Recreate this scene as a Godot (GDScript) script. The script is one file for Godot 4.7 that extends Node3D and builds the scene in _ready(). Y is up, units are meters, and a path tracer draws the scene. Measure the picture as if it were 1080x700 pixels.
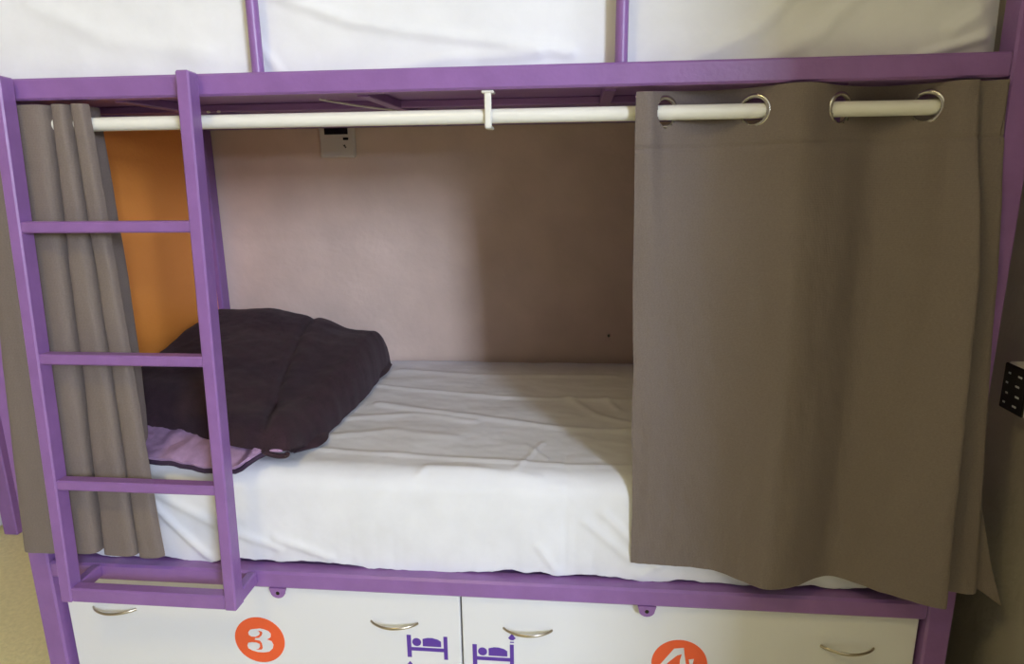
extends Node3D
# A lower bunk bed in a dormitory: purple steel frame, white mattresses, grey eyelet curtains, white drawers.
# Units metres. Bed front plane z = 0, bed runs along x from 0 to 2.06.

const BED_W := 2.06
const POST := 0.05
const WALL_Z := -0.945

var M := {}
var taken := {}
var rng := RandomNumberGenerator.new()
var nz := FastNoiseLite.new()

# ---------------------------------------------------------------- helpers
func numbered(called: String) -> String:
	if not taken.has(called):
		taken[called] = 0
		return called
	taken[called] += 1
	return "%s_%03d" % [called, taken[called]]

func tag(o: Node, label: String, category: String, group := "") -> void:
	o.set_meta("label", label)
	o.set_meta("category", category)
	if group != "":
		o.set_meta("group", group)

func thing(called: String, label: String, category: String, at := Vector3.ZERO, group := "") -> Node3D:
	var o := Node3D.new()
	o.name = numbered(called)
	add_child(o)
	o.position = at
	tag(o, label, category, group)
	return o

func part(called: String, st: SurfaceTool, m: Material, parent: Node3D) -> MeshInstance3D:
	var o := MeshInstance3D.new()
	o.name = called
	o.mesh = st.commit()
	o.material_override = m
	o.cast_shadow = GeometryInstance3D.SHADOW_CASTING_SETTING_ON
	parent.add_child(o, true)
	# shapes are given in world coordinates: undo the thing's own origin
	o.position = -parent.global_position
	return o

func struct(called: String, st: SurfaceTool, m: Material) -> MeshInstance3D:
	var o := part(called, st, m, self)
	o.set_meta("kind", "structure")
	return o

func begin() -> SurfaceTool:
	var st := SurfaceTool.new()
	st.begin(Mesh.PRIMITIVE_TRIANGLES)
	return st

# one flat convex face, wound so that it looks away from "inside"
func face(st: SurfaceTool, p: Array, inside: Vector3) -> void:
	var n: Vector3 = (p[1] - p[0]).cross(p[2] - p[0]).normalized()
	var c := Vector3.ZERO
	for q in p:
		c += q
	c /= p.size()
	var q2 := p.duplicate()
	if n.dot(c - inside) < 0.0:
		n = -n
	else:
		q2.reverse()
	for i in range(1, q2.size() - 1):
		for k in [0, i, i + 1]:
			st.set_normal(n)
			st.add_vertex(q2[k])

# chamfered box with any orientation
func cbox(st: SurfaceTool, c: Vector3, s: Vector3, b := 0.003, basis := Basis.IDENTITY) -> void:
	var h := s * 0.5
	b = minf(b, minf(h.x, minf(h.y, h.z)) * 0.9)
	for ax in 3:
		var u := (ax + 1) % 3
		var w := (ax + 2) % 3
		for sg in [-1.0, 1.0]:
			var f := []
			for k in [[-1, -1], [1, -1], [1, 1], [-1, 1]]:
				var v := Vector3.ZERO
				v[ax] = sg * h[ax]
				v[u] = k[0] * (h[u] - b)
				v[w] = k[1] * (h[w] - b)
				f.append(c + basis * v)
			face(st, f, c)
	for ax in 3:
		var u := (ax + 1) % 3
		var w := (ax + 2) % 3
		for su in [-1.0, 1.0]:
			for sw in [-1.0, 1.0]:
				var f := []
				for k in [[-1, 0], [1, 0], [1, 1], [-1, 1]]:
					var v := Vector3.ZERO
					v[ax] = k[0] * (h[ax] - b)
					v[u] = su * (h[u] - (0.0 if k[1] == 0 else b))
					v[w] = sw * (h[w] - (b if k[1] == 0 else 0.0))
					f.append(c + basis * v)
				face(st, f, c)
	for sx in [-1.0, 1.0]:
		for sy in [-1.0, 1.0]:
			for sz in [-1.0, 1.0]:
				face(st, [c + basis * Vector3(sx * h.x, sy * (h.y - b), sz * (h.z - b)), c + basis * Vector3(sx * (h.x - b), sy * h.y, sz * (h.z - b)), c + basis * Vector3(sx * (h.x - b), sy * (h.y - b), sz * h.z)], c)

func span(st: SurfaceTool, x0: float, x1: float, y0: float, y1: float, z0: float, z1: float, b := 0.003) -> void:
	cbox(st, Vector3(x0 + x1, y0 + y1, z0 + z1) * 0.5, Vector3(absf(x1 - x0), absf(y1 - y0), absf(z1 - z0)), b)

# rectangular bar from a to b; "wide" is the direction of its first size
func bar(st: SurfaceTool, a: Vector3, b: Vector3, wide: Vector3, w: float, t: float, bev := 0.003) -> void:
	var y := (b - a).normalized()
	var x := (wide - y * wide.dot(y)).normalized()
	var z := x.cross(y).normalized()
	cbox(st, (a + b) * 0.5, Vector3(w, a.distance_to(b), t), bev, Basis(x, y, z))

func grid(st: SurfaceTool, P: Array, flip := false, holes := []) -> void:
	# P[r][c] points, smooth normals by central differences
	var R := P.size()
	var C: int = P[0].size()
	var N := []
	for r in R:
		var row := PackedVector3Array()
		row.resize(C)
		for c in C:
			var du: Vector3 = P[r][mini(c + 1, C - 1)] - P[r][maxi(c - 1, 0)]
			var dv: Vector3 = P[mini(r + 1, R - 1)][c] - P[maxi(r - 1, 0)][c]
			var n := du.cross(dv)
			n = n.normalized() if n.length() > 1e-12 else Vector3.UP
			row[c] = n if flip else -n
		N.append(row)
	for r in R - 1:
		for c in C - 1:
			var cut := false
			for hc in holes:
				if hc.distance_squared_to((P[r][c] + P[r + 1][c + 1]) * 0.5) < 0.00062:
					cut = true
			if cut:
				continue
			var q := [[r, c], [r, c + 1], [r + 1, c + 1], [r, c], [r + 1, c + 1], [r + 1, c]]
			if flip:
				q = [[r, c], [r + 1, c + 1], [r, c + 1], [r, c], [r + 1, c], [r + 1, c + 1]]
			for k in q:
				st.set_normal(N[k[0]][k[1]])
				st.add_vertex(P[k[0]][k[1]])

# cloth with thickness: two skins and the four edges between them
func slab(st: SurfaceTool, P: Array, thick: float, holes := []) -> void:
	var R := P.size()
	var C: int = P[0].size()
	var B := []
	for r in R:
		var row := PackedVector3Array()
		row.resize(C)
		for c in C:
			var du: Vector3 = P[r][mini(c + 1, C - 1)] - P[r][maxi(c - 1, 0)]
			var dv: Vector3 = P[mini(r + 1, R - 1)][c] - P[maxi(r - 1, 0)][c]
			row[c] = P[r][c] + du.cross(dv).normalized() * thick
		B.append(row)
	grid(st, P, false, holes)
	grid(st, B, true, holes)
	var top := [P[0], B[0]]
	var bot := [P[R - 1], B[R - 1]]
	grid(st, top, true)
	grid(st, bot, false)
	for c in [0, C - 1]:
		var e1 := PackedVector3Array()
		var e2 := PackedVector3Array()
		for r in R:
			e1.append(P[r][c])
			e2.append(B[r][c])
		grid(st, [e1, e2], c == C - 1)

func tube(st: SurfaceTool, path: PackedVector3Array, rad: float, n := 12, closed := false, flat := 1.0) -> void:
	var K := path.size()
	var up := Vector3(0.0, 1.0, 0.013).normalized()
	var P := []
	for k in K:
		var a: Vector3 = path[(k - 1 + K) % K] if (closed or k > 0) else path[k]
		var b: Vector3 = path[(k + 1) % K] if (closed or k < K - 1) else path[k]
		var t := (b - a).normalized()
		if absf(t.dot(up)) > 0.95:
			up = Vector3(0.3, 0.1, 1.0).normalized()
		var x := up.cross(t).normalized()
		var y := t.cross(x).normalized()
		var row := PackedVector3Array()
		for i in n + 1:
			var an := TAU * i / n
			row.append(path[k] + (x * cos(an) + y * sin(an) * flat) * rad)
		P.append(row)
	if closed:
		P.append(P[0])
	grid(st, P, false)
	if not closed:
		for e in [0, K - 1]:
			var ring: Array = Array(P[e])
			ring.pop_back()
			face(st, ring, path[1] if e == 0 else path[K - 2])

# flat polygon (x, y) standing at z0, thick towards +z
func plate(st: SurfaceTool, poly: PackedVector2Array, z0: float, z1: float) -> void:
	var tri := Geometry2D.triangulate_polygon(poly)
	for i in range(0, tri.size(), 3):
		var a := poly[tri[i]]
		var b := poly[tri[i + 1]]
		var c := poly[tri[i + 2]]
		var mid := Vector3((a.x + b.x + c.x) / 3.0, (a.y + b.y + c.y) / 3.0, (z0 + z1) * 0.5)
		face(st, [Vector3(a.x, a.y, z1), Vector3(b.x, b.y, z1), Vector3(c.x, c.y, z1)], mid)
		face(st, [Vector3(a.x, a.y, z0), Vector3(b.x, b.y, z0), Vector3(c.x, c.y, z0)], mid)
	var cw := Geometry2D.is_polygon_clockwise(poly)
	for i in poly.size():
		var a := poly[i]
		var b := poly[(i + 1) % poly.size()]
		var d := (b - a).normalized()
		var out := Vector2(d.y, -d.x) * (-1.0 if cw else 1.0)
		var inside := Vector3((a.x + b.x) * 0.5 - out.x, (a.y + b.y) * 0.5 - out.y, (z0 + z1) * 0.5)
		face(st, [Vector3(a.x, a.y, z0), Vector3(b.x, b.y, z0), Vector3(b.x, b.y, z1), Vector3(a.x, a.y, z1)], inside)

func disc(c: Vector2, r: float, n := 40, ry := -1.0) -> PackedVector2Array:
	var p := PackedVector2Array()
	for i in n:
		p.append(c + Vector2(cos(TAU * i / n) * r, sin(TAU * i / n) * (r if ry < 0 else ry)))
	return p

func rect(x0: float, y0: float, x1: float, y1: float) -> PackedVector2Array:
	return PackedVector2Array([Vector2(x0, y0), Vector2(x1, y0), Vector2(x1, y1), Vector2(x0, y1)])

func spline(ctrl: Array, n: int) -> Array:
	# Catmull-Rom through control vectors, n samples
	var out := []
	var K := ctrl.size()
	for i in n:
		var t := float(i) / (n - 1) * (K - 1)
		var k := mini(int(t), K - 2)
		var f := t - k
		var p0: Vector3 = ctrl[maxi(k - 1, 0)]
		var p1: Vector3 = ctrl[k]
		var p2: Vector3 = ctrl[k + 1]
		var p3: Vector3 = ctrl[mini(k + 2, K - 1)]
		out.append(p1.cubic_interpolate(p2, p0, p3, f))
	return out

func ridge(p: Vector2, line: Array, wid: float) -> float:
	var d := 1e9
	for i in line.size() - 1:
		d = minf(d, p.distance_squared_to(Geometry2D.get_closest_point_to_segment(p, line[i], line[i + 1])))
	return exp(-d / (wid * wid)) if d < wid * wid * 9.0 else 0.0

# ---------------------------------------------------------------- materials
func noise_tex(freq: float, as_normal: bool, strength := 4.0, ramp: Gradient = null, seed_ := 1, kind := FastNoiseLite.TYPE_SIMPLEX_SMOOTH) -> NoiseTexture2D:
	var t := NoiseTexture2D.new()
	t.width = 512
	t.height = 512
	t.seamless = true
	var f := FastNoiseLite.new()
	f.noise_type = kind
	f.seed = seed_
	f.frequency = freq
	f.fractal_octaves = 4
	t.noise = f
	t.as_normal_map = as_normal
	t.bump_strength = strength
	if ramp:
		t.color_ramp = ramp
	return t

func two_tone(a: Color, b: Color) -> Gradient:
	var g := Gradient.new()
	g.set_color(0, a)
	g.set_color(1, b)
	return g

func weave_tex() -> ImageTexture:
	# plain-weave bump as a normal map
	var im := Image.create(128, 128, false, Image.FORMAT_RGBA8)
	for y in 128:
		for x in 128:
			var cx := (x / 8) % 2
			var cy := (y / 8) % 2
			var fx := sin(PI * (x % 8 + 0.5) / 8.0)
			var fy := sin(PI * (y % 8 + 0.5) / 8.0)
			var h := fx * 0.6 + 0.4 * fy if cx == cy else fy * 0.6 + 0.4 * fx
			im.set_pixel(x, y, Color(h, h, h))
	im.bump_map_to_normal_map(3.0)
	return ImageTexture.create_from_image(im)

func plain(c: Color, rough: float, metal := 0.0) -> StandardMaterial3D:
	var m := StandardMaterial3D.new()
	m.albedo_color = c
	m.roughness = rough
	m.metallic = metal
	return m

func textured(m: StandardMaterial3D, albedo: Texture2D, normal: Texture2D, scale_: float, nscale := 0.4) -> StandardMaterial3D:
	m.uv1_triplanar = true
	m.uv1_world_triplanar = true
	m.uv1_scale = Vector3.ONE * scale_
	if albedo:
		m.albedo_texture = albedo
	if normal:
		m.normal_enabled = true
		m.normal_texture = normal
		m.normal_scale = nscale
	return m

func make_materials() -> void:
	var mott := noise_tex(0.01, false, 1.0, two_tone(Color(0.93, 0.93, 0.93), Color(1, 1, 1)), 5)
	var orange_peel := noise_tex(0.06, true, 3.0, null, 7)
	M.purple = textured(plain(Color8(146, 104, 168), 0.36), mott, orange_peel, 2.5, 0.12)
	M.wall = textured(plain(Color8(234, 208, 192), 0.78), noise_tex(0.006, false, 1.0, two_tone(Color(0.94, 0.94, 0.94), Color(1, 1, 1)), 11), noise_tex(0.05, true, 3.0, null, 12), 1.3, 0.12)
	M.orange = textured(plain(Color8(255, 162, 72), 0.5), null, orange_peel, 2.0, 0.15)
	M.sheet = textured(plain(Color8(234, 234, 238), 0.88), noise_tex(0.008, false, 1.0, two_tone(Color(0.96, 0.96, 0.96), Color(1, 1, 1)), 21), noise_tex(0.006, true, 8.0, null, 22), 1.6, 0.18)
	M.thread = plain(Color8(178, 176, 174), 0.9)
	M.hem = plain(Color8(216, 216, 218), 0.9)
	M.curtain = textured(plain(Color8(124, 111, 104), 0.75), noise_tex(0.02, false, 1.0, two_tone(Color(0.9, 0.9, 0.9), Color(1, 1, 1)), 31), weave_tex(), 22.0, 0.35)
	M.curtain.rim_enabled = true
	M.curtain.rim = 0.25
	M.fleece = textured(plain(Color8(58, 34, 45), 0.95), noise_tex(0.012, false, 1.0, two_tone(Color(0.72, 0.72, 0.72), Color(1, 1, 1)), 41), noise_tex(0.12, true, 6.0, null, 42), 4.0, 0.5)
	M.fleece.rim_enabled = true
	M.fleece.rim = 0.3
	M.lilac = textured(plain(Color8(186, 150, 190), 0.9), noise_tex(0.015, false, 1.0, two_tone(Color(0.85, 0.85, 0.85), Color(1, 1, 1)), 51), noise_tex(0.1, true, 5.0, null, 52), 5.0, 0.5)
	M.binding = plain(Color8(52, 34, 58), 0.85)
	M.white_gloss = plain(Color8(226, 226, 229), 0.34)
	M.carcass = plain(Color8(70, 66, 70), 0.8)
	M.rod = plain(Color8(232, 230, 222), 0.3)
	M.steel = plain(Color8(196, 192, 184), 0.25, 1.0)
	M.brass_steel = plain(Color8(188, 178, 160), 0.28, 1.0)
	M.badge = plain(Color8(238, 96, 52), 0.45)
	M.print = plain(Color8(92, 56, 158), 0.5)
	M.plate = plain(Color8(222, 214, 206), 0.4)
	M.black = plain(Color8(14, 14, 16), 0.25)
	M.mark = plain(Color8(70, 64, 60), 0.6)
	M.mark_white = plain(Color8(200, 205, 205), 0.6)
	M.floor = textured(plain(Color8(236, 226, 172), 0.5), noise_tex(0.06, false, 1.0, two_tone(Color(0.92, 0.92, 0.90), Color(1, 1, 1)), 61), noise_tex(0.08, true, 3.0, null, 62), 1.6, 0.2)
	M.ceiling = plain(Color8(232, 230, 224), 0.85)
	M.room = textured(plain(Color8(180, 172, 160), 0.8), noise_tex(0.006, false, 1.0, two_tone(Color(0.94, 0.94, 0.94), Color(1, 1, 1)), 71), noise_tex(0.05, true, 3.0, null, 72), 1.3, 0.25)
	M.frame_white = plain(Color8(230, 230, 228), 0.4)
	var g := plain(Color(0.95, 0.97, 1.0, 0.06), 0.0)
	g.transparency = BaseMaterial3D.TRANSPARENCY_ALPHA
	M.glass = g
	var e := plain(Color8(255, 240, 205), 0.5)
	e.emission_enabled = true
	e.emission = Color8(255, 226, 160)
	e.emission_energy_multiplier = 1.6
	M.lamp = e

# ---------------------------------------------------------------- scene
func _ready() -> void:
	rng.seed = 7
	nz.seed = 3
	nz.frequency = 1.0
	# camera
	var cam := Camera3D.new()
	cam.name = "camera"
	cam.fov = 53.13
	cam.near = 0.02
	cam.far = 60.0
	add_child(cam)
	cam.position = Vector3(1.27487, 1.26465, 1.2775)
	cam.rotation = Vector3(-0.23456, 0.0979, -0.01215)
	cam.current = true
	# sky and exposure
	var we := WorldEnvironment.new()
	we.name = "world_environment"
	var env := Environment.new()
	var sky := Sky.new()
	var sm := ProceduralSkyMaterial.new()
	sm.sky_top_color = Color(0.45, 0.62, 0.88)
	sm.sky_horizon_color = Color(0.82, 0.87, 0.93)
	sm.ground_horizon_color = Color(0.62, 0.62, 0.6)
	sm.ground_bottom_color = Color(0.35, 0.34, 0.32)
	sm.sky_energy_multiplier = 1.5
	sky.sky_material = sm
	env.background_mode = Environment.BG_SKY
	env.sky = sky
	env.tonemap_mode = Environment.TONE_MAPPER_LINEAR
	env.tonemap_exposure = 0.95
	env.sdfgi_enabled = true
	env.ssao_enabled = true
	env.ssil_enabled = true
	we.environment = env
	add_child(we)
	# daylight through the window, right of and behind the camera
	var day := AreaLight3D.new()
	day.name = "window_daylight"
	day.area_size = Vector2(1.1, 1.4)
	day.light_color = Color(0.855, 0.905, 1.0)
	day.light_energy = 39.0
	day.shadow_enabled = true
	day.area_range = 12.0
	add_child(day)
	day.position = Vector3(4.26, 2.5, 5.16)
	# warm ceiling lamp above and behind the camera
	var warm := AreaLight3D.new()
	warm.name = "ceiling_lamp_light"
	warm.area_size = Vector2(0.3, 0.3)
	warm.light_color = Color(1.0, 0.91, 0.62)
	warm.light_energy = 1.55
	warm.shadow_enabled = true
	warm.area_range = 12.0
	add_child(warm)
	warm.position = Vector3(0.5, 2.70, 1.5)
	warm.rotation.x = -PI / 2.0

	make_materials()
	build_room()
	build_bed()
	build_ladder()
	build_mattresses()
	build_rod()
	build_curtains()
	build_blanket()
	build_drawers()
	build_fittings()

func build_room() -> void:
	var st := begin()
	span(st, -2.4, 5.5, -0.1, 0.0, -1.05, 5.3, 0.0005)
	struct("floor", st, M.floor)
	st = begin()
	span(st, -2.4, 5.5, 3.4, 3.5, -1.05, 5.3, 0.0005)
	struct("ceiling", st, M.ceiling)
	st = begin()
	span(st, -2.4, 2.2, 0.0, 3.4, WALL_Z - 0.1, WALL_Z, 0.0005)
	struct("wall_back", st, M.wall)
	st = begin()
	span(st, -2.4, -2.3, 0.0, 3.4, WALL_Z, 5.2, 0.0005)
	struct("wall_left", st, M.room)
	st = begin()
	span(st, 2.2, 2.34, 0.0, 3.4, WALL_Z - 0.1, 1.36, 0.0005)
	struct("wall_right", st, M.room)
	st = begin()
	span(st, 2.34, 5.4, 0.0, 3.4, 1.22, 1.36, 0.0005)
	struct("wall_recess", st, M.room)
	st = begin()
	span(st, 5.4, 5.5, 0.0, 3.4, 1.22, 5.2, 0.0005)
	struct("wall_recess_side", st, M.room)
	# wall behind the camera with the window opening
	var wx0 := 4.26 - 0.6
	var wx1 := 4.26 + 0.6
	st = begin()
	span(st, -2.3, wx0, 0.0, 3.4, 5.2, 5.3, 0.0005)
	span(st, wx1, 5.4, 0.0, 3.4, 5.2, 5.3, 0.0005)
	span(st, wx0, wx1, 0.0, 1.76, 5.2, 5.3, 0.0005)
	span(st, wx0, wx1, 3.24, 3.4, 5.2, 5.3, 0.0005)
	struct("wall_front", st, M.room)
	st = begin()
	span(st, wx0, wx0 + 0.04, 1.76, 3.24, 5.21, 5.27)
	span(st, wx1 - 0.04, wx1, 1.76, 3.24, 5.21, 5.27)
	span(st, wx0 + 0.04, wx1 - 0.04, 1.76, 1.80, 5.21, 5.27)
	span(st, wx0 + 0.04, wx1 - 0.04, 3.20, 3.24, 5.21, 5.27)
	var w := struct("window_1", st, M.frame_white)
	st = begin()
	span(st, wx0 + 0.04, wx1 - 0.04, 1.80, 3.20, 5.238, 5.242, 0.0005)
	part("pane", st, M.glass, w)
	# warm pendant lamp
	var at := Vector3(0.5, 2.8, 1.5)
	var lamp := thing("pendant_lamp", "round white pendant lamp with a warm glow hanging from the ceiling", "lamp", at)
	st = begin()
	tube(st, PackedVector3Array([at, at + Vector3(0, 0.3, 0), at + Vector3(0, 0.6, 0)]), 0.006, 10)
	part("cord", st, M.frame_white, lamp)
	st = begin()
	lathe(st, at, [Vector2(0.001, 0.0), Vector2(0.185, 0.0), Vector2(0.185, -0.03), Vector2(0.17, -0.035), Vector2(0.001, -0.035)])
	part("base", st, M.frame_white, lamp)
	st = begin()
	lathe(st, at, [Vector2(0.17, -0.036), Vector2(0.165, -0.055), Vector2(0.14, -0.068), Vector2(0.08, -0.075), Vector2(0.001, -0.077)])
	part("diffuser", st, M.lamp, lamp)

func lathe(st: SurfaceTool, c: Vector3, prof: Array, n := 40) -> void:
	var P := []
	for p in prof:
		var row := PackedVector3Array()
		for i in n + 1:
			row.append(c + Vector3(cos(TAU * i / n) * p.x, p.y, sin(TAU * i / n) * p.x))
		P.append(row)
	grid(st, P)

func build_bed() -> void:
	var b := thing("bunk_bed", "purple painted steel bunk bed frame with an orange end panel", "bunk bed", Vector3(1.03, 0, -0.45))
	var st: SurfaceTool
	for x in [0.0, BED_W - POST]:
		for z in [0.0, -0.89]:
			st = begin()
			span(st, x, x + POST, 0.0, 1.84, z - POST, z, 0.004)
			part("post", st, M.purple, b)
	# long rails
	st = begin()
	span(st, POST, BED_W - POST, 1.415, 1.456, -0.04, 0.0, 0.004)
	part("upper_rail", st, M.purple, b)
	st = begin()
	span(st, POST, BED_W - POST, 1.415, 1.456, -0.93, -0.89, 0.004)
	part("upper_rail", st, M.purple, b)
	st = begin()
	span(st, POST, BED_W - POST, 0.35, 0.392, -0.045, 0.0, 0.005)
	part("lower_rail", st, M.purple, b)
	st = begin()
	span(st, POST, BED_W - POST, 0.35, 0.392, -0.93, -0.89, 0.005)
	part("lower_rail", st, M.purple, b)
	# end rails
	for x in [0.005, BED_W - 0.045]:
		for y in [0.35, 1.415, 1.76]:
			st = begin()
			span(st, x, x + 0.04, y, y + 0.04, -0.89, -0.05, 0.004)
			part("end_rail", st, M.purple, b)
	# guard rail of the upper bunk
	for x in [0.667, 1.352]:
		st = begin()
		tube(st, PackedVector3Array([Vector3(x, 1.452, -0.018), Vector3(x, 1.60, -0.018), Vector3(x, 1.775, -0.018)]), 0.0115, 16)
		part("guard_post", st, M.purple, b)
	st = begin()
	span(st, POST, BED_W - POST, 1.77, 1.805, -0.036, 0.0, 0.004)
	part("guard_rail", st, M.purple, b)
	# steel bed bases with their cross members
	st = begin()
	span(st, POST, BED_W - POST, 1.43, 1.436, -0.89, -0.04, 0.001)
	part("upper_base", st, M.purple, b)
	st = begin()
	span(st, POST, BED_W - POST, 0.374, 0.382, -0.89, -0.045, 0.001)
	part("lower_base", st, M.purple, b)
	for x in [0.36, 0.86, 1.335, 1.75]:
		st = begin()
		span(st, x - 0.012, x + 0.012, 1.412, 1.43, -0.885, -0.045, 0.002)
		part("cross_member", st, M.purple, b)
	for z in [-0.30, -0.60]:
		st = begin()
		span(st, POST, BED_W - POST, 1.414, 1.43, z - 0.01, z + 0.01, 0.002)
		part("long_member", st, M.purple, b)
	# bolts under the base near the ladder
	for x in [0.418, 0.443]:
		st = begin()
		cbox(st, Vector3(x, 1.412, -0.272), Vector3(0.008, 0.005, 0.008), 0.002)
		part("bolt", st, M.rod, b)
	# thin stay wire under the base
	st = begin()
	tube(st, PackedVector3Array([Vector3(0.765, 1.412, -0.07), Vector3(0.80, 1.411, -0.20), Vector3(0.845, 1.413, -0.345), Vector3(0.87, 1.414, -0.42)]), 0.0022, 8)
	var wire := part("stay_wire", st, M.rod, b)
	wire.set_meta("label", "thin bright wire under the upper bunk")
	# orange end panel, between the left posts
	st = begin()
	span(st, 0.012, 0.034, 0.39, 1.415, -0.89, -0.05, 0.002)
	var op := part("end_panel", st, M.orange, b)
	op.set_meta("label", "bright orange panel")
	# tabs under the lower rail
	for x in [0.606, 1.435]:
		st = begin()
		var p := PackedVector2Array([Vector2(x + 0.02, 0.353), Vector2(x - 0.02, 0.353)])
		for i in 9:
			var a := PI + PI * i / 8.0
			p.append(Vector2(x + cos(a) * 0.017, 0.343 + sin(a) * 0.015))
		plate(st, p, -0.003, 0.003)
		var tb := part("tab", st, M.purple, b)
		st = begin()
		plate(st, disc(Vector2(x, 0.341), 0.0045, 14), 0.003, 0.0034)
		part("bolt_hole", st, M.black, tb).position = Vector3.ZERO

func build_ladder() -> void:
	var l := thing("bed_ladder", "purple steel ladder fixed to the front of the bunk", "ladder", Vector3(0.36, 0.36, 0.08))
	var st: SurfaceTool
	var W := 0.026
	var D := 0.036
	var zt := 0.045
	var zb := 0.103
	var yt := 1.456
	var yb := 0.362
	var lx := 0.160
	var rx := 0.536
	for x in [lx, rx]:
		st = begin()
		bar(st, Vector3(x + W / 2, yb, zb - D / 2), Vector3(x + W / 2, yt, zt - D / 2), Vector3.RIGHT, W, D, 0.003)
		part("stile", st, M.purple, l)
	for y in [1.172, 0.906, 0.633, 0.379]:
		var z: float = lerpf(zb, zt, (y - yb) / (yt - yb)) - 0.003
		st = begin()
		var hh := 0.022 if y > 0.5 else 0.034
		span(st, lx + W - 0.002, rx + 0.002, y - hh / 2, y + hh / 2, z - 0.028, z, 0.003)
		part("rung", st, M.purple, l)
	# stand-off brackets to the lower rail
	for x in [lx, rx]:
		st = begin()
		span(st, x + 0.002, x + W - 0.002, 0.362, 0.392, 0.0, zb - D, 0.003)
		part("bracket", st, M.purple, l)

func build_mattresses() -> void:
	# lower mattress
	var m := thing("mattress", "white sheeted mattress on the lower bunk under the dark blanket", "mattress", Vector3(1.03, 0.385, -0.47))
	var st := begin()
	span(st, 0.075, 1.985, 0.385, 0.615, -0.905, -0.045, 0.03)
	part("core", st, M.hem, m)
	var V := Vector2(0, 0)
	var creases := [
		[[Vector2(0.60, -0.652), Vector2(0.82, -0.60), Vector2(1.066, -0.55), Vector2(1.9, -0.52)], 0.011, 0.0045],
		[[Vector2(0.72, -0.47), Vector2(1.006, -0.387), Vector2(1.237, -0.32), Vector2(1.6, -0.29)], 0.014, 0.0050],
		[[Vector2(0.66, -0.36), Vector2(0.848, -0.398), Vector2(1.011, -0.352)], 0.012, 0.0035],
		[[Vector2(0.65, -0.15), Vector2(1.003, -0.118), Vector2(1.264, -0.096), Vector2(1.8, -0.11)], 0.008, 0.0040],
		[[Vector2(0.90, 0.0), Vector2(0.917, -0.019), Vector2(0.948, -0.066), Vector2(1.055, -0.066), Vector2(1.20, -0.05)], 0.010, 0.0045],
		[[Vector2(1.149, -0.073), Vector2(1.198, -0.219)], 0.007, 0.0025],
		[[Vector2(1.16, -0.205), Vector2(1.216, -0.122)], 0.007, 0.0025],
		[[Vector2(0.70, -0.80), Vector2(0.95, -0.76), Vector2(1.4, -0.77)], 0.016, 0.0040],
		[[Vector2(0.66, -0.22), Vector2(0.80, -0.27), Vector2(0.98, -0.24)], 0.016, 0.0030],
		[[Vector2(1.26, -0.55), Vector2(1.33, -0.42), Vector2(1.42, -0.36)], 0.014, 0.0040],
		[[Vector2(1.36, -0.56), Vector2(1.39, -0.47)], 0.012, 0.0045],
		[[Vector2(1.40, -0.30), Vector2(1.52, -0.42)], 0.016, 0.0040],
	]
	var front_creases := [
		[[Vector2(0.30, 0.545), Vector2(0.40, 0.433), Vector2(0.45, 0.385)], 0.010, 0.006],
		[[Vector2(0.32, 0.565), Vector2(0.47, 0.480), Vector2(0.60, 0.43)], 0.012, 0.005],
		[[Vector2(0.60, 0.455), Vector2(0.72, 0.405)], 0.012, 0.005],
		[[Vector2(1.30, 0.53), Vector2(1.40, 0.44)], 0.010, 0.003],
		[[Vector2(1.34, 0.55), Vector2(1.46, 0.43)], 0.010, 0.0035],
		[[Vector2(1.20, 0.46), Vector2(1.235, 0.405)], 0.010, 0.003],
		[[Vector2(1.42, 0.40), Vector2(1.48, 0.45)], 0.010, 0.004],
	]
	var sec := []   # (z, y, slot) across the sheet from the back edge to the hem
	for i in 111:
		sec.append(Vector2(lerpf(-0.918, -0.082, i / 110.0), 0.628))
	for i in range(1, 13):
		var a := PI / 2 * i / 12.0
		sec.append(Vector2(-0.082 + sin(a) * 0.048, 0.58 + cos(a) * 0.048))
	for i in range(1, 33):
		sec.append(Vector2(-0.034, lerpf(0.58, 0.388, i / 32.0)))
	var nx := 300
	var P := []
	for r in sec.size():
		var row := PackedVector3Array()
		var s: Vector2 = sec[r]
		for c in nx + 1:
			var x := lerpf(0.066, 1.995, float(c) / nx)
			var q := Vector3(x, s.y, s.x)
			if r < 117:
				var hgt := 0.0
				for cr in creases:
					hgt += cr[2] * ridge(Vector2(x, s.x), cr[0], cr[1])
				hgt += 0.0035 * nz.get_noise_3d(x * 3.0, s.x * 7.0, 0.0) + 0.0010 * nz.get_noise_3d(x * 12.0, s.x * 30.0, 5.0)
				q.y += hgt
			else:
				var t := clampf((0.58 - s.y) / 0.19, 0.0, 1.0)
				var o := 0.0
				for cr in front_creases:
					o += cr[2] * ridge(Vector2(x, s.y), cr[0], cr[1])
				o += 0.0025 * nz.get_noise_3d(x * 5.0, s.y * 4.0, 9.0) + 0.004 * t * nz.get_noise_3d(x * 9.0, 0.0, 19.0)
				q.z += o
				# hem: rides up and down on the rail
				q.y += t * t * t * (0.010 + 0.016 * nz.get_noise_2d(x * 2.2, 40.0) + 0.008 * nz.get_noise_2d(x * 11.0, 44.0))
			# stitched seam across the sheet
			var sd := absf(x - 1.258 + 0.004 * nz.get_noise_2d(s.x * 8.0, s.y * 8.0))
			if s.x > -0.16 and sd < 0.006:
				var dd := 0.0018 * (1.0 - sd / 0.006)
				if r < 117:
					q.y -= dd
				else:
					q.z -= dd
			row.append(q)
		# turn down over both ends
		var f0 := row[0]
		var f1 := row[row.size() - 1]
		row.insert(0, Vector3(f0.x - 0.004, minf(f0.y, 0.40), f0.z))
		row.append(Vector3(f1.x + 0.004, minf(f1.y, 0.40), f1.z))
		P.append(row)
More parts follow.
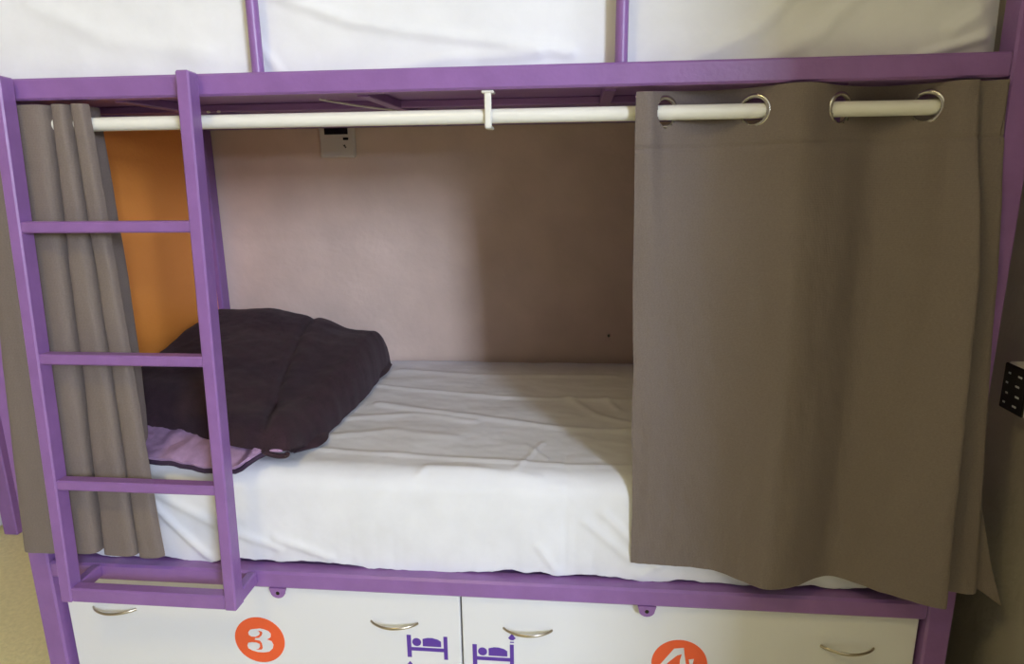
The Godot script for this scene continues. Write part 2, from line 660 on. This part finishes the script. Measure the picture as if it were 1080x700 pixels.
	st = begin()
	slab(st, P, -0.002)
	part("fitted_sheet", st, M.sheet, m)
	# stitched seam that runs over the front edge
	var seam := PackedVector3Array()
	for r in range(100, P.size() - 2):
		seam.append(P[r][186] + (Vector3(0, 0.0004, 0) if r < 117 else Vector3(0, 0, 0.0004)))
	st = begin()
	tube(st, seam, 0.0013, 6)
	part("seam", st, M.thread, m)

	# upper mattress
	var u := thing("mattress", "white sheeted mattress on the upper bunk behind the guard posts", "mattress", Vector3(1.03, 1.436, -0.47))
	st = begin()
	span(st, 0.075, 1.985, 1.437, 1.655, -0.88, -0.062, 0.03)
	part("core", st, M.hem, u)
	var uc := [
		[[Vector2(0.70, 1.60), Vector2(0.846, 1.548), Vector2(0.991, 1.523), Vector2(1.134, 1.502), Vector2(1.26, 1.482)], 0.012, 0.006],
		[[Vector2(0.655, 1.516), Vector2(0.70, 1.46)], 0.010, 0.004],
		[[Vector2(0.86, 1.452), Vector2(1.025, 1.477), Vector2(1.2, 1.482)], 0.012, 0.005],
		[[Vector2(1.46, 1.452), Vector2(1.548, 1.49), Vector2(1.596, 1.512), Vector2(1.66, 1.58)], 0.014, 0.006],
		[[Vector2(1.60, 1.452), Vector2(1.70, 1.50), Vector2(1.80, 1.60)], 0.016, 0.005],
		[[Vector2(1.88, 1.458), Vector2(1.985, 1.488)], 0.009, 0.008],
		[[Vector2(1.93, 1.50), Vector2(1.965, 1.525)], 0.014, 0.008],
		[[Vector2(0.20, 1.60), Vector2(0.35, 1.53), Vector2(0.55, 1.50)], 0.02, 0.004],
	]
	sec = []
	for i in 41:
		sec.append(Vector2(lerpf(-0.885, -0.11, i / 40.0), 1.672))
	for i in range(1, 11):
		var a := PI / 2 * i / 10.0
		sec.append(Vector2(-0.11 + sin(a) * 0.06, 1.612 + cos(a) * 0.06))
	for i in range(1, 51):
		sec.append(Vector2(-0.05, lerpf(1.612, 1.44, i / 50.0)))
	P = []
	nx = 280
	for r in sec.size():
		var row := PackedVector3Array()
		var s: Vector2 = sec[r]
		for c in nx + 1:
			var x := lerpf(0.06, 2.005, float(c) / nx)
			var q := Vector3(x, s.y, s.x)
			if r < 45:
				q.y += 0.003 * nz.get_noise_3d(x * 3.0, s.x * 7.0, 70.0)
			else:
				var o := 0.0
				for cr in uc:
					o += cr[2] * ridge(Vector2(x, s.y), cr[0], cr[1])
				q.z += o + 0.003 * nz.get_noise_3d(x * 4.0, s.y * 5.0, 79.0)
				# rounded right-hand corner
				var e := clampf((x - 1.96) / 0.043, 0.0, 1.0)
				q.z -= 0.014 * e * e * e
			row.append(q)
		var f0 := row[0]
		var f1 := row[row.size() - 1]
		row.insert(0, Vector3(f0.x - 0.004, minf(f0.y, 1.45), f0.z))
		row.append(Vector3(f1.x + 0.004, minf(f1.y, 1.45), f1.z))
		P.append(row)
	st = begin()
	slab(st, P, -0.002)
	part("fitted_sheet", st, M.sheet, u)

func build_rod() -> void:
	var r := thing("curtain_rod", "white curtain rod under the upper rail of the bunk", "curtain rod", Vector3(1.03, 1.368, -0.03))
	var st := begin()
	var path := PackedVector3Array()
	for i in 21:
		path.append(Vector3(lerpf(POST, BED_W - POST, i / 20.0), 1.370, -0.03))
	tube(st, path, 0.0135, 20)
	part("pole", st, M.rod, r)
	st = begin()
	span(st, 1.102, 1.115, 1.346, 1.4145, -0.013, -0.008, 0.002)
	span(st, 1.102, 1.115, 1.346, 1.352, -0.05, -0.008, 0.002)
	span(st, 1.097, 1.120, 1.4095, 1.4145, -0.035, -0.006, 0.0015)
	part("clip", st, M.rod, r)

func curtain_points(topc: Array, botc: Array, n: int, rows: int, wr: float, sd: float, flare := 0.0) -> Array:
	# control vectors are (x, y, z)
	var A := spline(topc, n)
	var B := spline(botc, n)
	var P := []
	for r in rows + 1:
		var t := float(r) / rows
		# more rows near the eyelets
		var row := PackedVector3Array()
		for c in n:
			var a: Vector3 = A[c]
			var b: Vector3 = B[c]
			var p := a.lerp(b, t)
			# the free edge only flares out near the hem
			p.x = lerpf(a.x, b.x, lerpf(t, t * t * t, maxf(flare, 0.0) * smoothstep(0.90, 1.0, float(c) / (n - 1))))
			var e := smoothstep(0.0, 0.35, t)
			p.z = lerpf(a.z, b.z, 0.35 * t + 0.65 * e if flare >= 0.0 else lerpf(t * t * t, t, smoothstep(-0.02, 0.03, b.z)))
			p.z += wr * smoothstep(0.04, 0.3, t) * (nz.get_noise_3d(p.x * 7.0, p.y * 2.2, sd) + 0.35 * nz.get_noise_3d(p.x * 16.0, p.y * 9.0, sd + 7.0))
			if flare < 0.0:
				p.z = maxf(p.z, lerpf(-0.018, -0.1, smoothstep(0.64, 0.74, p.y)))
			p.z -= 0.0035 * exp(-pow((p.y - 1.306 - 0.02 * (p.x - 1.45)) / 0.0035, 2.0))
			p.x += wr * 0.4 * nz.get_noise_2d(p.y * 3.0, sd + c * 0.01)
			row.append(p)
		P.append(row)
	return P

func build_curtains() -> void:
	var y0 := 1.4105
	# drawn curtain on the right
	var c := thing("bunk_curtain", "drawn grey-brown eyelet curtain spread over the right half of the bunk", "curtain", Vector3(1.7, 0.44, 0.0), "eyelet curtains on the rod")
	var top := [
		Vector3(1.379, 1.404, 0.004), Vector3(1.405, y0 - 0.006, 0.003), Vector3(1.435, y0 - 0.003, -0.03), Vector3(1.515, y0, -0.062), Vector3(1.595, y0, -0.03),
		Vector3(1.67, y0 + 0.003, 0.008), Vector3(1.745, y0, -0.03), Vector3(1.82, y0, -0.062), Vector3(1.893, y0, -0.03), Vector3(1.925, y0, 0.004),
		Vector3(1.950, y0, 0.010), Vector3(1.957, y0, 0.002), Vector3(1.955, y0, -0.010), Vector3(1.965, y0, -0.012), Vector3(1.985, y0, -0.006), Vector3(1.998, y0, 0.0), Vector3(2.004, y0, 0.005), Vector3(2.005, y0, 0.005)]
	var bot := [
		Vector3(1.400, 0.442, -0.024), Vector3(1.45, 0.441, -0.021), Vector3(1.505, 0.440, -0.021), Vector3(1.57, 0.44, -0.012), Vector3(1.62, 0.44, 0.02),
		Vector3(1.665, 0.44, 0.050), Vector3(1.72, 0.44, 0.038), Vector3(1.80, 0.44, -0.006), Vector3(1.85, 0.44, 0.012), Vector3(1.895, 0.44, 0.045),
		Vector3(1.975, 0.44, 0.085), Vector3(1.992, 0.44, 0.078), Vector3(1.988, 0.44, 0.045), Vector3(1.980, 0.44, 0.010), Vector3(2.015, 0.44, 0.022), Vector3(2.066, 0.44, 0.030), Vector3(2.09, 0.435, 0.008), Vector3(2.14, 0.40, 0.012)]
	var eyes := []
	for x in [1.435, 1.595, 1.745, 1.893]:
		eyes.append(Vector3(x, 1.370, -0.03))
	var P := curtain_points(top, bot, 300, 240, 0.007, 3.0, 1.0)
	var st := begin()
	slab(st, P, -0.0016, eyes)
	part("cloth", st, M.curtain, c)
	# eyelet rings lie in the cloth
	var tang := [Vector3(0.08, 0, -0.052), Vector3(0.08, 0, 0.05), Vector3(0.08, 0, -0.05), Vector3(0.06, 0, 0.055)]
	for i in 4:
		var tx: Vector3 = tang[i].normalized()
		var ring := PackedVector3Array()
		for k in 36:
			var a := TAU * k / 36.0
			ring.append(eyes[i] + tx * cos(a) * 0.0268 + Vector3.UP * sin(a) * 0.0268)
		st = begin()
		tube(st, ring, 0.0046, 10, true)
		part("eyelet", st, M.steel, c)
	# gathered curtain on the left
	var g := thing("bunk_curtain", "grey-brown curtain gathered into narrow folds behind the ladder", "curtain", Vector3(0.15, 0.40, 0.0), "eyelet curtains on the rod")
	var ft := [[0.072, 0.138], [0.154, 0.226], [0.242, 0.270], [0.283, 0.314]]
	var fb := [[0.030, 0.110], [0.128, 0.206], [0.223, 0.298], [0.309, 0.364]]
	var hem := [0.440, 0.444, 0.442, 0.441]
	top = []
	bot = []
	for i in 4:
		var zbt := -0.085
		var zbb := 0.008 if i == 0 else -0.022
		for k in [[0.03, 0.0], [0.0, 0.45], [0.0, 0.84], [0.15, 1.0], [0.5, 1.03], [0.85, 1.0], [1.0, 0.84], [1.0, 0.45], [0.97, 0.0]]:
			if i == 3 and k[0] > 0.9 and k[1] < 0.8:
				continue
			var a: Array = ft[i]
			var b: Array = fb[i]
			top.append(Vector3(lerpf(a[0], a[1], k[0]), 1.407, lerpf(zbt, -0.002, k[1])))
			bot.append(Vector3(lerpf(b[0], b[1], k[0]), hem[i], lerpf(zbb, 0.038, k[1])))
	P = curtain_points(top, bot, 300, 90, 0.004, 33.0, -1.0)
	st = begin()
	slab(st, P, -0.0016)
	part("cloth", st, M.curtain, g)

func build_blanket() -> void:
	var b := thing("folded_blanket", "dark aubergine fleece blanket with lilac lining, folded at the bed head", "blanket", Vector3(0.36, 0.63, -0.45))
	var base := 0.637
	var st: SurfaceTool
	# main folded bundle
	var P := []
	var S := 90
	var U := 110
	for r in S + 1:
		var s := float(r) / S          # 0 back, 1 front
		var xl := lerpf(0.055, 0.105, s * s)
		var xr := 0.645 + 0.024 * sin(PI * s) + 0.006 * nz.get_noise_1d(s * 6.0) + 0.004 * smoothstep(0.9, 1.0, s)
		var se := pow(maxf(1.0 - pow(absf(2.0 * s - 1.0), 7.0), 0.0), 0.36)
		var H := lerpf(0.222, 0.112, pow(s, 1.3)) * se
		var cu := lerpf(0.60, 0.90, s * s)     # crease where the top layer is folded over
		var row := PackedVector3Array()
		for c in U + 1:
			var u := float(c) / U
			var x := lerpf(xl, xr, 0.5 - 0.5 * cos(PI * u))
			var uu := (x - xl) / (xr - xl)
			var zf := lerpf(-0.145, -0.035, smoothstep(0.25, 0.60, x))
			var z := lerpf(-0.865, zf, s)
			var pl := pow(maxf(1.0 - pow(1.0 - minf(uu / 0.14, 1.0), 3.0), 0.0), 0.5)
			var prr := pow(maxf(1.0 - pow(1.0 - minf((1.0 - uu) / lerpf(0.06, 0.13, s), 1.0), 2.4), 0.0), 0.42)
			var y := H * pl * prr * lerpf(1.0, lerpf(0.68, 0.62, s), smoothstep(0.35, 0.9, uu))
			y -= 0.012 * exp(-pow((uu - cu) / 0.014, 2.0)) * smoothstep(0.0, 0.15, s) * se * prr
			y += 0.010 * exp(-pow((uu - cu - 0.07) / 0.06, 2.0)) * se * prr
			y += (0.010 * nz.get_noise_2d(x * 4.0, z * 4.0) + 0.0025 * nz.get_noise_2d(x * 11.0, z * 9.0)) * se * prr * pl
			row.append(Vector3(x, base + maxf(y, 0.0) + 0.036 * smoothstep(0.80, 1.0, s) * (1.0 - se * 0.4), z))
		P.append(row)
	st = begin()
	grid(st, P, true)
	# closed underside
	var Q := []
	for r in P.size():
		var row := PackedVector3Array()
		for c in P[r].size():
			var p: Vector3 = P[r][c]
			row.append(Vector3(p.x, minf(p.y, base + 0.036 * smoothstep(0.80, 1.0, float(r) / S)), p.z))
		Q.append(row)
	grid(st, Q, false)
	for e in [0, S]:
		grid(st, [P[e], Q[e]], e == 0)
	part("folded_body", st, M.fleece, b)
	# lower layer that shows along the right-hand side
	P = []
	for r in 41:
		var s := r / 40.0
		var row := PackedVector3Array()
		var w := 0.655 + 0.022 * exp(-pow((s - 0.90) / 0.07, 2.0)) + 0.012 * exp(-pow((s - 0.12) / 0.1, 2.0)) - 0.03 * smoothstep(0.95, 1.0, s)
		for c in 25:
			var u := c / 24.0
			var x := lerpf(0.40, w, u)
			var yy := 0.022 * pow(maxf(1.0 - pow(u, 5.0), 0.0), 0.5)
			row.append(Vector3(x, 0.639 + yy, lerpf(-0.83, -0.10, s)))
		P.append(row)
	st = begin()
	slab(st, P, -0.003)
	part("under_fold", st, M.fleece, b)
	# lilac lining at the front
	P = []
	for r in 31:
		var s := r / 30.0
		var row := PackedVector3Array()
		for c in 61:
			var u := c / 60.0
			var x := lerpf(0.15, 0.59, u)
			var z0 := -0.24
			var z1 := lerpf(-0.055, -0.022, smoothstep(0.26, 0.42, u)) + 0.010 * smoothstep(0.42, 0.85, u) - 0.03 * smoothstep(0.93, 1.0, u)
			var z := lerpf(z0, z1, s)
			var y := 0.676 - (0.030 + 0.012 * smoothstep(0.5, 0.85, u)) * pow(s, 2.2) + 0.010 * nz.get_noise_2d(x * 14.0, s * 1.5) * smoothstep(0.2, 0.6, s)
			y += 0.034 * smoothstep(0.86, 1.0, u) * s
			row.append(Vector3(x, y, z))
		P.append(row)
	st = begin()
	slab(st, P, -0.008)
	part("lining", st, M.lilac, b)
	st = begin()
	var edge := PackedVector3Array()
	var last: PackedVector3Array = P[30]
	for c in range(0, 61, 2):
		edge.append(last[c] + Vector3(0, -0.004, 0.001))
	for r in range(28, 18, -3):
		edge.append(P[r][60] + Vector3(0.001, -0.004, 0))
	tube(st, edge, 0.0055, 10)
	part("binding", st, M.binding, b)
	# turned-up front corner: dark lip with the lining showing above it
	var lip := PackedVector3Array()
	for k in 15:
		var a := PI + PI * k / 14.0
		lip.append(Vector3(0.617 + cos(a) * 0.027, 0.672 + sin(a) * 0.012 - cos(a) * 0.003, -0.032 + 0.006 * sin(a)))
	st = begin()
	tube(st, lip, 0.006, 10)
	part("binding", st, M.fleece, b)
	st = begin()
	cushion(st, Vector3(0.617, 0.673, -0.040), Vector3(0.019, 0.0045, 0.008))
	part("lining_roll", st, M.lilac, b)

func cushion(st: SurfaceTool, c: Vector3, r: Vector3) -> void:
	var P := []
	for i in 13:
		var a := PI * i / 12.0
		var row := PackedVector3Array()
		for k in 21:
			var t := TAU * k / 20.0
			row.append(c + Vector3(sin(a) * cos(t) * r.x, cos(a) * r.y, sin(a) * sin(t) * r.z))
		P.append(row)
	grid(st, P)

func handle(parent: Node3D, x: float, y: float) -> void:
	# bow pull standing out from the drawer front
	var path := PackedVector3Array()
	for i in 17:
		var t := i / 16.0
		path.append(Vector3(x + (t - 0.5) * 0.11, y, -0.0185 + 0.024 * pow(sin(PI * t), 0.75)))
	var st := begin()
	tube(st, path, 0.0024, 10, false, 1.4)
	part("handle", st, M.brass_steel, parent)

func build_drawers() -> void:
	var zf := -0.018
	var st: SurfaceTool
	var xs := [[0.062, 1.0215], [1.0255, 2.004]]
	var labels := ["left white drawer front, marked by an orange badge reading 3", "right white drawer front, marked by an orange badge reading 4"]
	for i in 2:
		var x0: float = xs[i][0]
		var x1: float = xs[i][1]
		var d := thing("storage_drawer", labels[i], "drawer", Vector3((x0 + x1) / 2, 0.03, -0.2), "drawers under the lower bunk")
		st = begin()
		span(st, x0, x1, 0.03, 0.344, zf - 0.018, zf, 0.0025)
		part("front", st, M.white_gloss, d)
		st = begin()
		span(st, x0 + 0.03, x1 - 0.03, 0.05, 0.30, -0.80, zf - 0.019, 0.003)
		part("body", st, M.carcass, d)
		if i == 0:
			handle(d, 0.183, 0.263)
			handle(d, 0.868, 0.265)
		else:
			handle(d, 1.175, 0.265)
			handle(d, 1.865, 0.263)
		var c := Vector2(0.539, 0.198) if i == 0 else Vector2(1.513, 0.198)
		st = begin()
		plate(st, disc(c, 0.061, 48), zf, zf + 0.0012)
		var bd := part("number_badge", st, M.badge, d)
		bd.set_meta("label", "round orange badge with a white number %d" % (3 + i))
		st = begin()
		if i == 0:
			var three := [-8,30, 4,32, 14,30, 24,26, 29,19, 28,10, 18,3, 29,-1, 33,-11, 30,-21, 21,-30, 7,-33, -7,-33, -21,-29, -30,-24, -32,-16, -29,-9, -21,-7, -9,-7, -1,-11, -1,-18, -5,-24, -13,-26, -7,-27, 2,-26, 6,-21, 5,-8, 1,-1, -6,0, -12,1, -10,5, -1,6, 6,13, 9,20, 8,24, 1,26, -7,25, 0,24, 2,19, 0,14, -9,9, -19,9, -25,13, -26,20, -21,27, -15,29]
			var p := PackedVector2Array()
			for k in range(0, three.size(), 2):
				p.append(c + Vector2(three[k], three[k + 1]) * 0.001)
			plate(st, p, zf + 0.0012, zf + 0.002)
		else:
			# heavy numeral 4: slanting arm, stem, crossbar and small serif
			for q in [[-13,39, 6,42, 8,28, -6,22, -24,4, -32,-8, -45,-8], [8,42, 6,42, 4,24, 1,10, 1,-38, 20,-38, 20,-8, 14,3, 10,26], [-45,-8, 38,-8, 38,-18, -45,-18], [20,13, 31,15, 29,2, 38,-8, 18,-8, 22,2], [-8,-38, 30,-38, 30,-44, -8,-44]]:
				var p := PackedVector2Array()
				for k in range(0, q.size(), 2):
					p.append(c + Vector2(q[k], q[k + 1]) * 0.001)
				plate(st, p, zf + 0.0012, zf + 0.002)
		var num := part("numeral", st, M.white_gloss, bd)
		num.position = Vector3.ZERO
		# bed pictogram
		st = begin()
		var o := Vector2(0.900, 0.205) if i == 0 else Vector2(1.053, 0.190)
		var z0 := zf
		var z1 := zf + 0.0008
		plate(st, rect(o.x - 0.005, o.y - 0.03 if i == 0 else o.y - 0.08, o.x + 0.005, o.y + 0.029), z0, z1)
		plate(st, rect(o.x + 0.081, o.y - 0.032 if i == 0 else o.y - 0.08, o.x + 0.090, o.y + 0.029 if i == 0 else o.y + 0.033), z0, z1)
		plate(st, rect(o.x + 0.005, o.y - 0.012, o.x + 0.081, o.y - 0.003), z0, z1)
		plate(st, disc(o + Vector2(0.018, 0.011), 0.0105, 20), z0, z1)
		var hump := PackedVector2Array([o + Vector2(0.032, 0.001), o + Vector2(0.075, 0.001), o + Vector2(0.075, 0.015), o + Vector2(0.068, 0.020), o + Vector2(0.055, 0.0235), o + Vector2(0.044, 0.0235), o + Vector2(0.032, 0.020)])
		plate(st, hump, z0, z1)
		var a := o + (Vector2(0.0, -0.041) if i == 0 else Vector2(0.086, 0.062))
		plate(st, PackedVector2Array([a, a + Vector2(-0.0085, -0.012), a + Vector2(-0.003, -0.017), a + Vector2(0.003, -0.017), a + Vector2(0.0085, -0.012)]), z0, z1)
		if i == 0:
			plate(st, rect(a.x - 0.005, a.y - 0.055, a.x + 0.005, a.y - 0.024), z0, z1)
			plate(st, rect(a.x + 0.081, a.y - 0.055, a.x + 0.090, a.y - 0.022), z0, z1)
			plate(st, rect(a.x + 0.005, a.y - 0.046, a.x + 0.081, a.y - 0.037), z0, z1)
		else:
			plate(st, rect(a.x - 0.0045, a.y - 0.024, a.x + 0.0045, a.y - 0.0215), z0, z1)
		var bp := part("bed_symbol", st, M.print, d)
		bp.set_meta("label", "purple printed bed symbol with an arrow")

func build_fittings() -> void:
	var st: SurfaceTool
	# key-card switch on the back wall
	var s := thing("wall_switch", "white switch plate with a black slot on the wall inside the bunk", "switch", Vector3(0.487, 1.39, WALL_Z))
	st = begin()
	span(st, 0.427, 0.547, 1.322, 1.445, WALL_Z, WALL_Z + 0.022, 0.006)
	part("plate", st, M.plate, s)
	st = begin()
	span(st, 0.448, 0.527, 1.395, 1.425, WALL_Z + 0.0215, WALL_Z + 0.0235, 0.0008)
	part("slot", st, M.black, s)
	st = begin()
	span(st, 0.510, 0.528, 1.377, 1.385, WALL_Z + 0.0215, WALL_Z + 0.0245, 0.001)
	part("button", st, M.black, s)
	st = begin()
	var zz := WALL_Z + 0.022
	plate(st, disc(Vector2(0.514, 1.360), 0.0028, 12), zz, zz + 0.0006)
	plate(st, PackedVector2Array([Vector2(0.508, 1.361), Vector2(0.5095, 1.363), Vector2(0.518, 1.353), Vector2(0.5165, 1.351)]), zz, zz + 0.0006)
	plate(st, disc(Vector2(0.5175, 1.355), 0.0022, 12), zz, zz + 0.0006)
	part("symbol", st, M.mark, s)
	# hook screw on the back wall
	var k := thing("wall_screw", "small dark screw head in the wall above the mattress", "screw", Vector3(1.388, 0.722, WALL_Z))
	st = begin()
	var path := PackedVector3Array([Vector3(1.388, 0.722, WALL_Z), Vector3(1.388, 0.722, WALL_Z + 0.003), Vector3(1.388, 0.722, WALL_Z + 0.006)])
	tube(st, path, 0.0045, 14)
	part("head", st, M.black, k)
	st = begin()
	cbox(st, Vector3(1.388, 0.722, WALL_Z + 0.0062), Vector3(0.006, 0.0012, 0.0008), 0.0002)
	part("groove", st, M.steel, k)
	# black-faced socket box on the right wall
	var b := thing("socket_box", "white box with a black socket face on the right wall", "socket", Vector3(2.185, 0.776, -0.096))
	st = begin()
	span(st, 2.166, 2.2, 0.776, 0.876, -0.134, -0.058, 0.004)
	part("box", st, M.plate, b)
	st = begin()
	span(st, 2.160, 2.166, 0.778, 0.874, -0.132, -0.060, 0.002)
	part("face", st, M.black, b)
	for i in 4:
		for j in 2:
			st = begin()
			cbox(st, Vector3(2.1598, 0.793 + i * 0.021, -0.117 + j * 0.033 + 0.004 * (i % 2)), Vector3(0.0008, 0.004, 0.007 if j == 0 else 0.012), 0.0002)
			part("marking", st, M.mark_white, b)
	# neighbouring bed, seen past the left post
	var n := thing("bunk_bed", "purple post and white drawer of the next bunk at the left edge", "bunk bed", Vector3(-1.2, 0, -0.75))
	for x in [-0.80, -2.2]:
		st = begin()
		span(st, x, x + 0.055, 0.0, 1.84, -0.78, -0.725, 0.004)
		part("post", st, M.purple, n)
	for y in [0.35, 1.415]:
		st = begin()
		span(st, -2.145, -0.80, y, y + 0.042, -0.775, -0.735, 0.004)
		part("rail", st, M.purple, n)
	st = begin()
	span(st, -2.14, -0.83, 0.02, 0.344, -0.775, -0.735, 0.003)
	part("drawer_front", st, M.white_gloss, n)
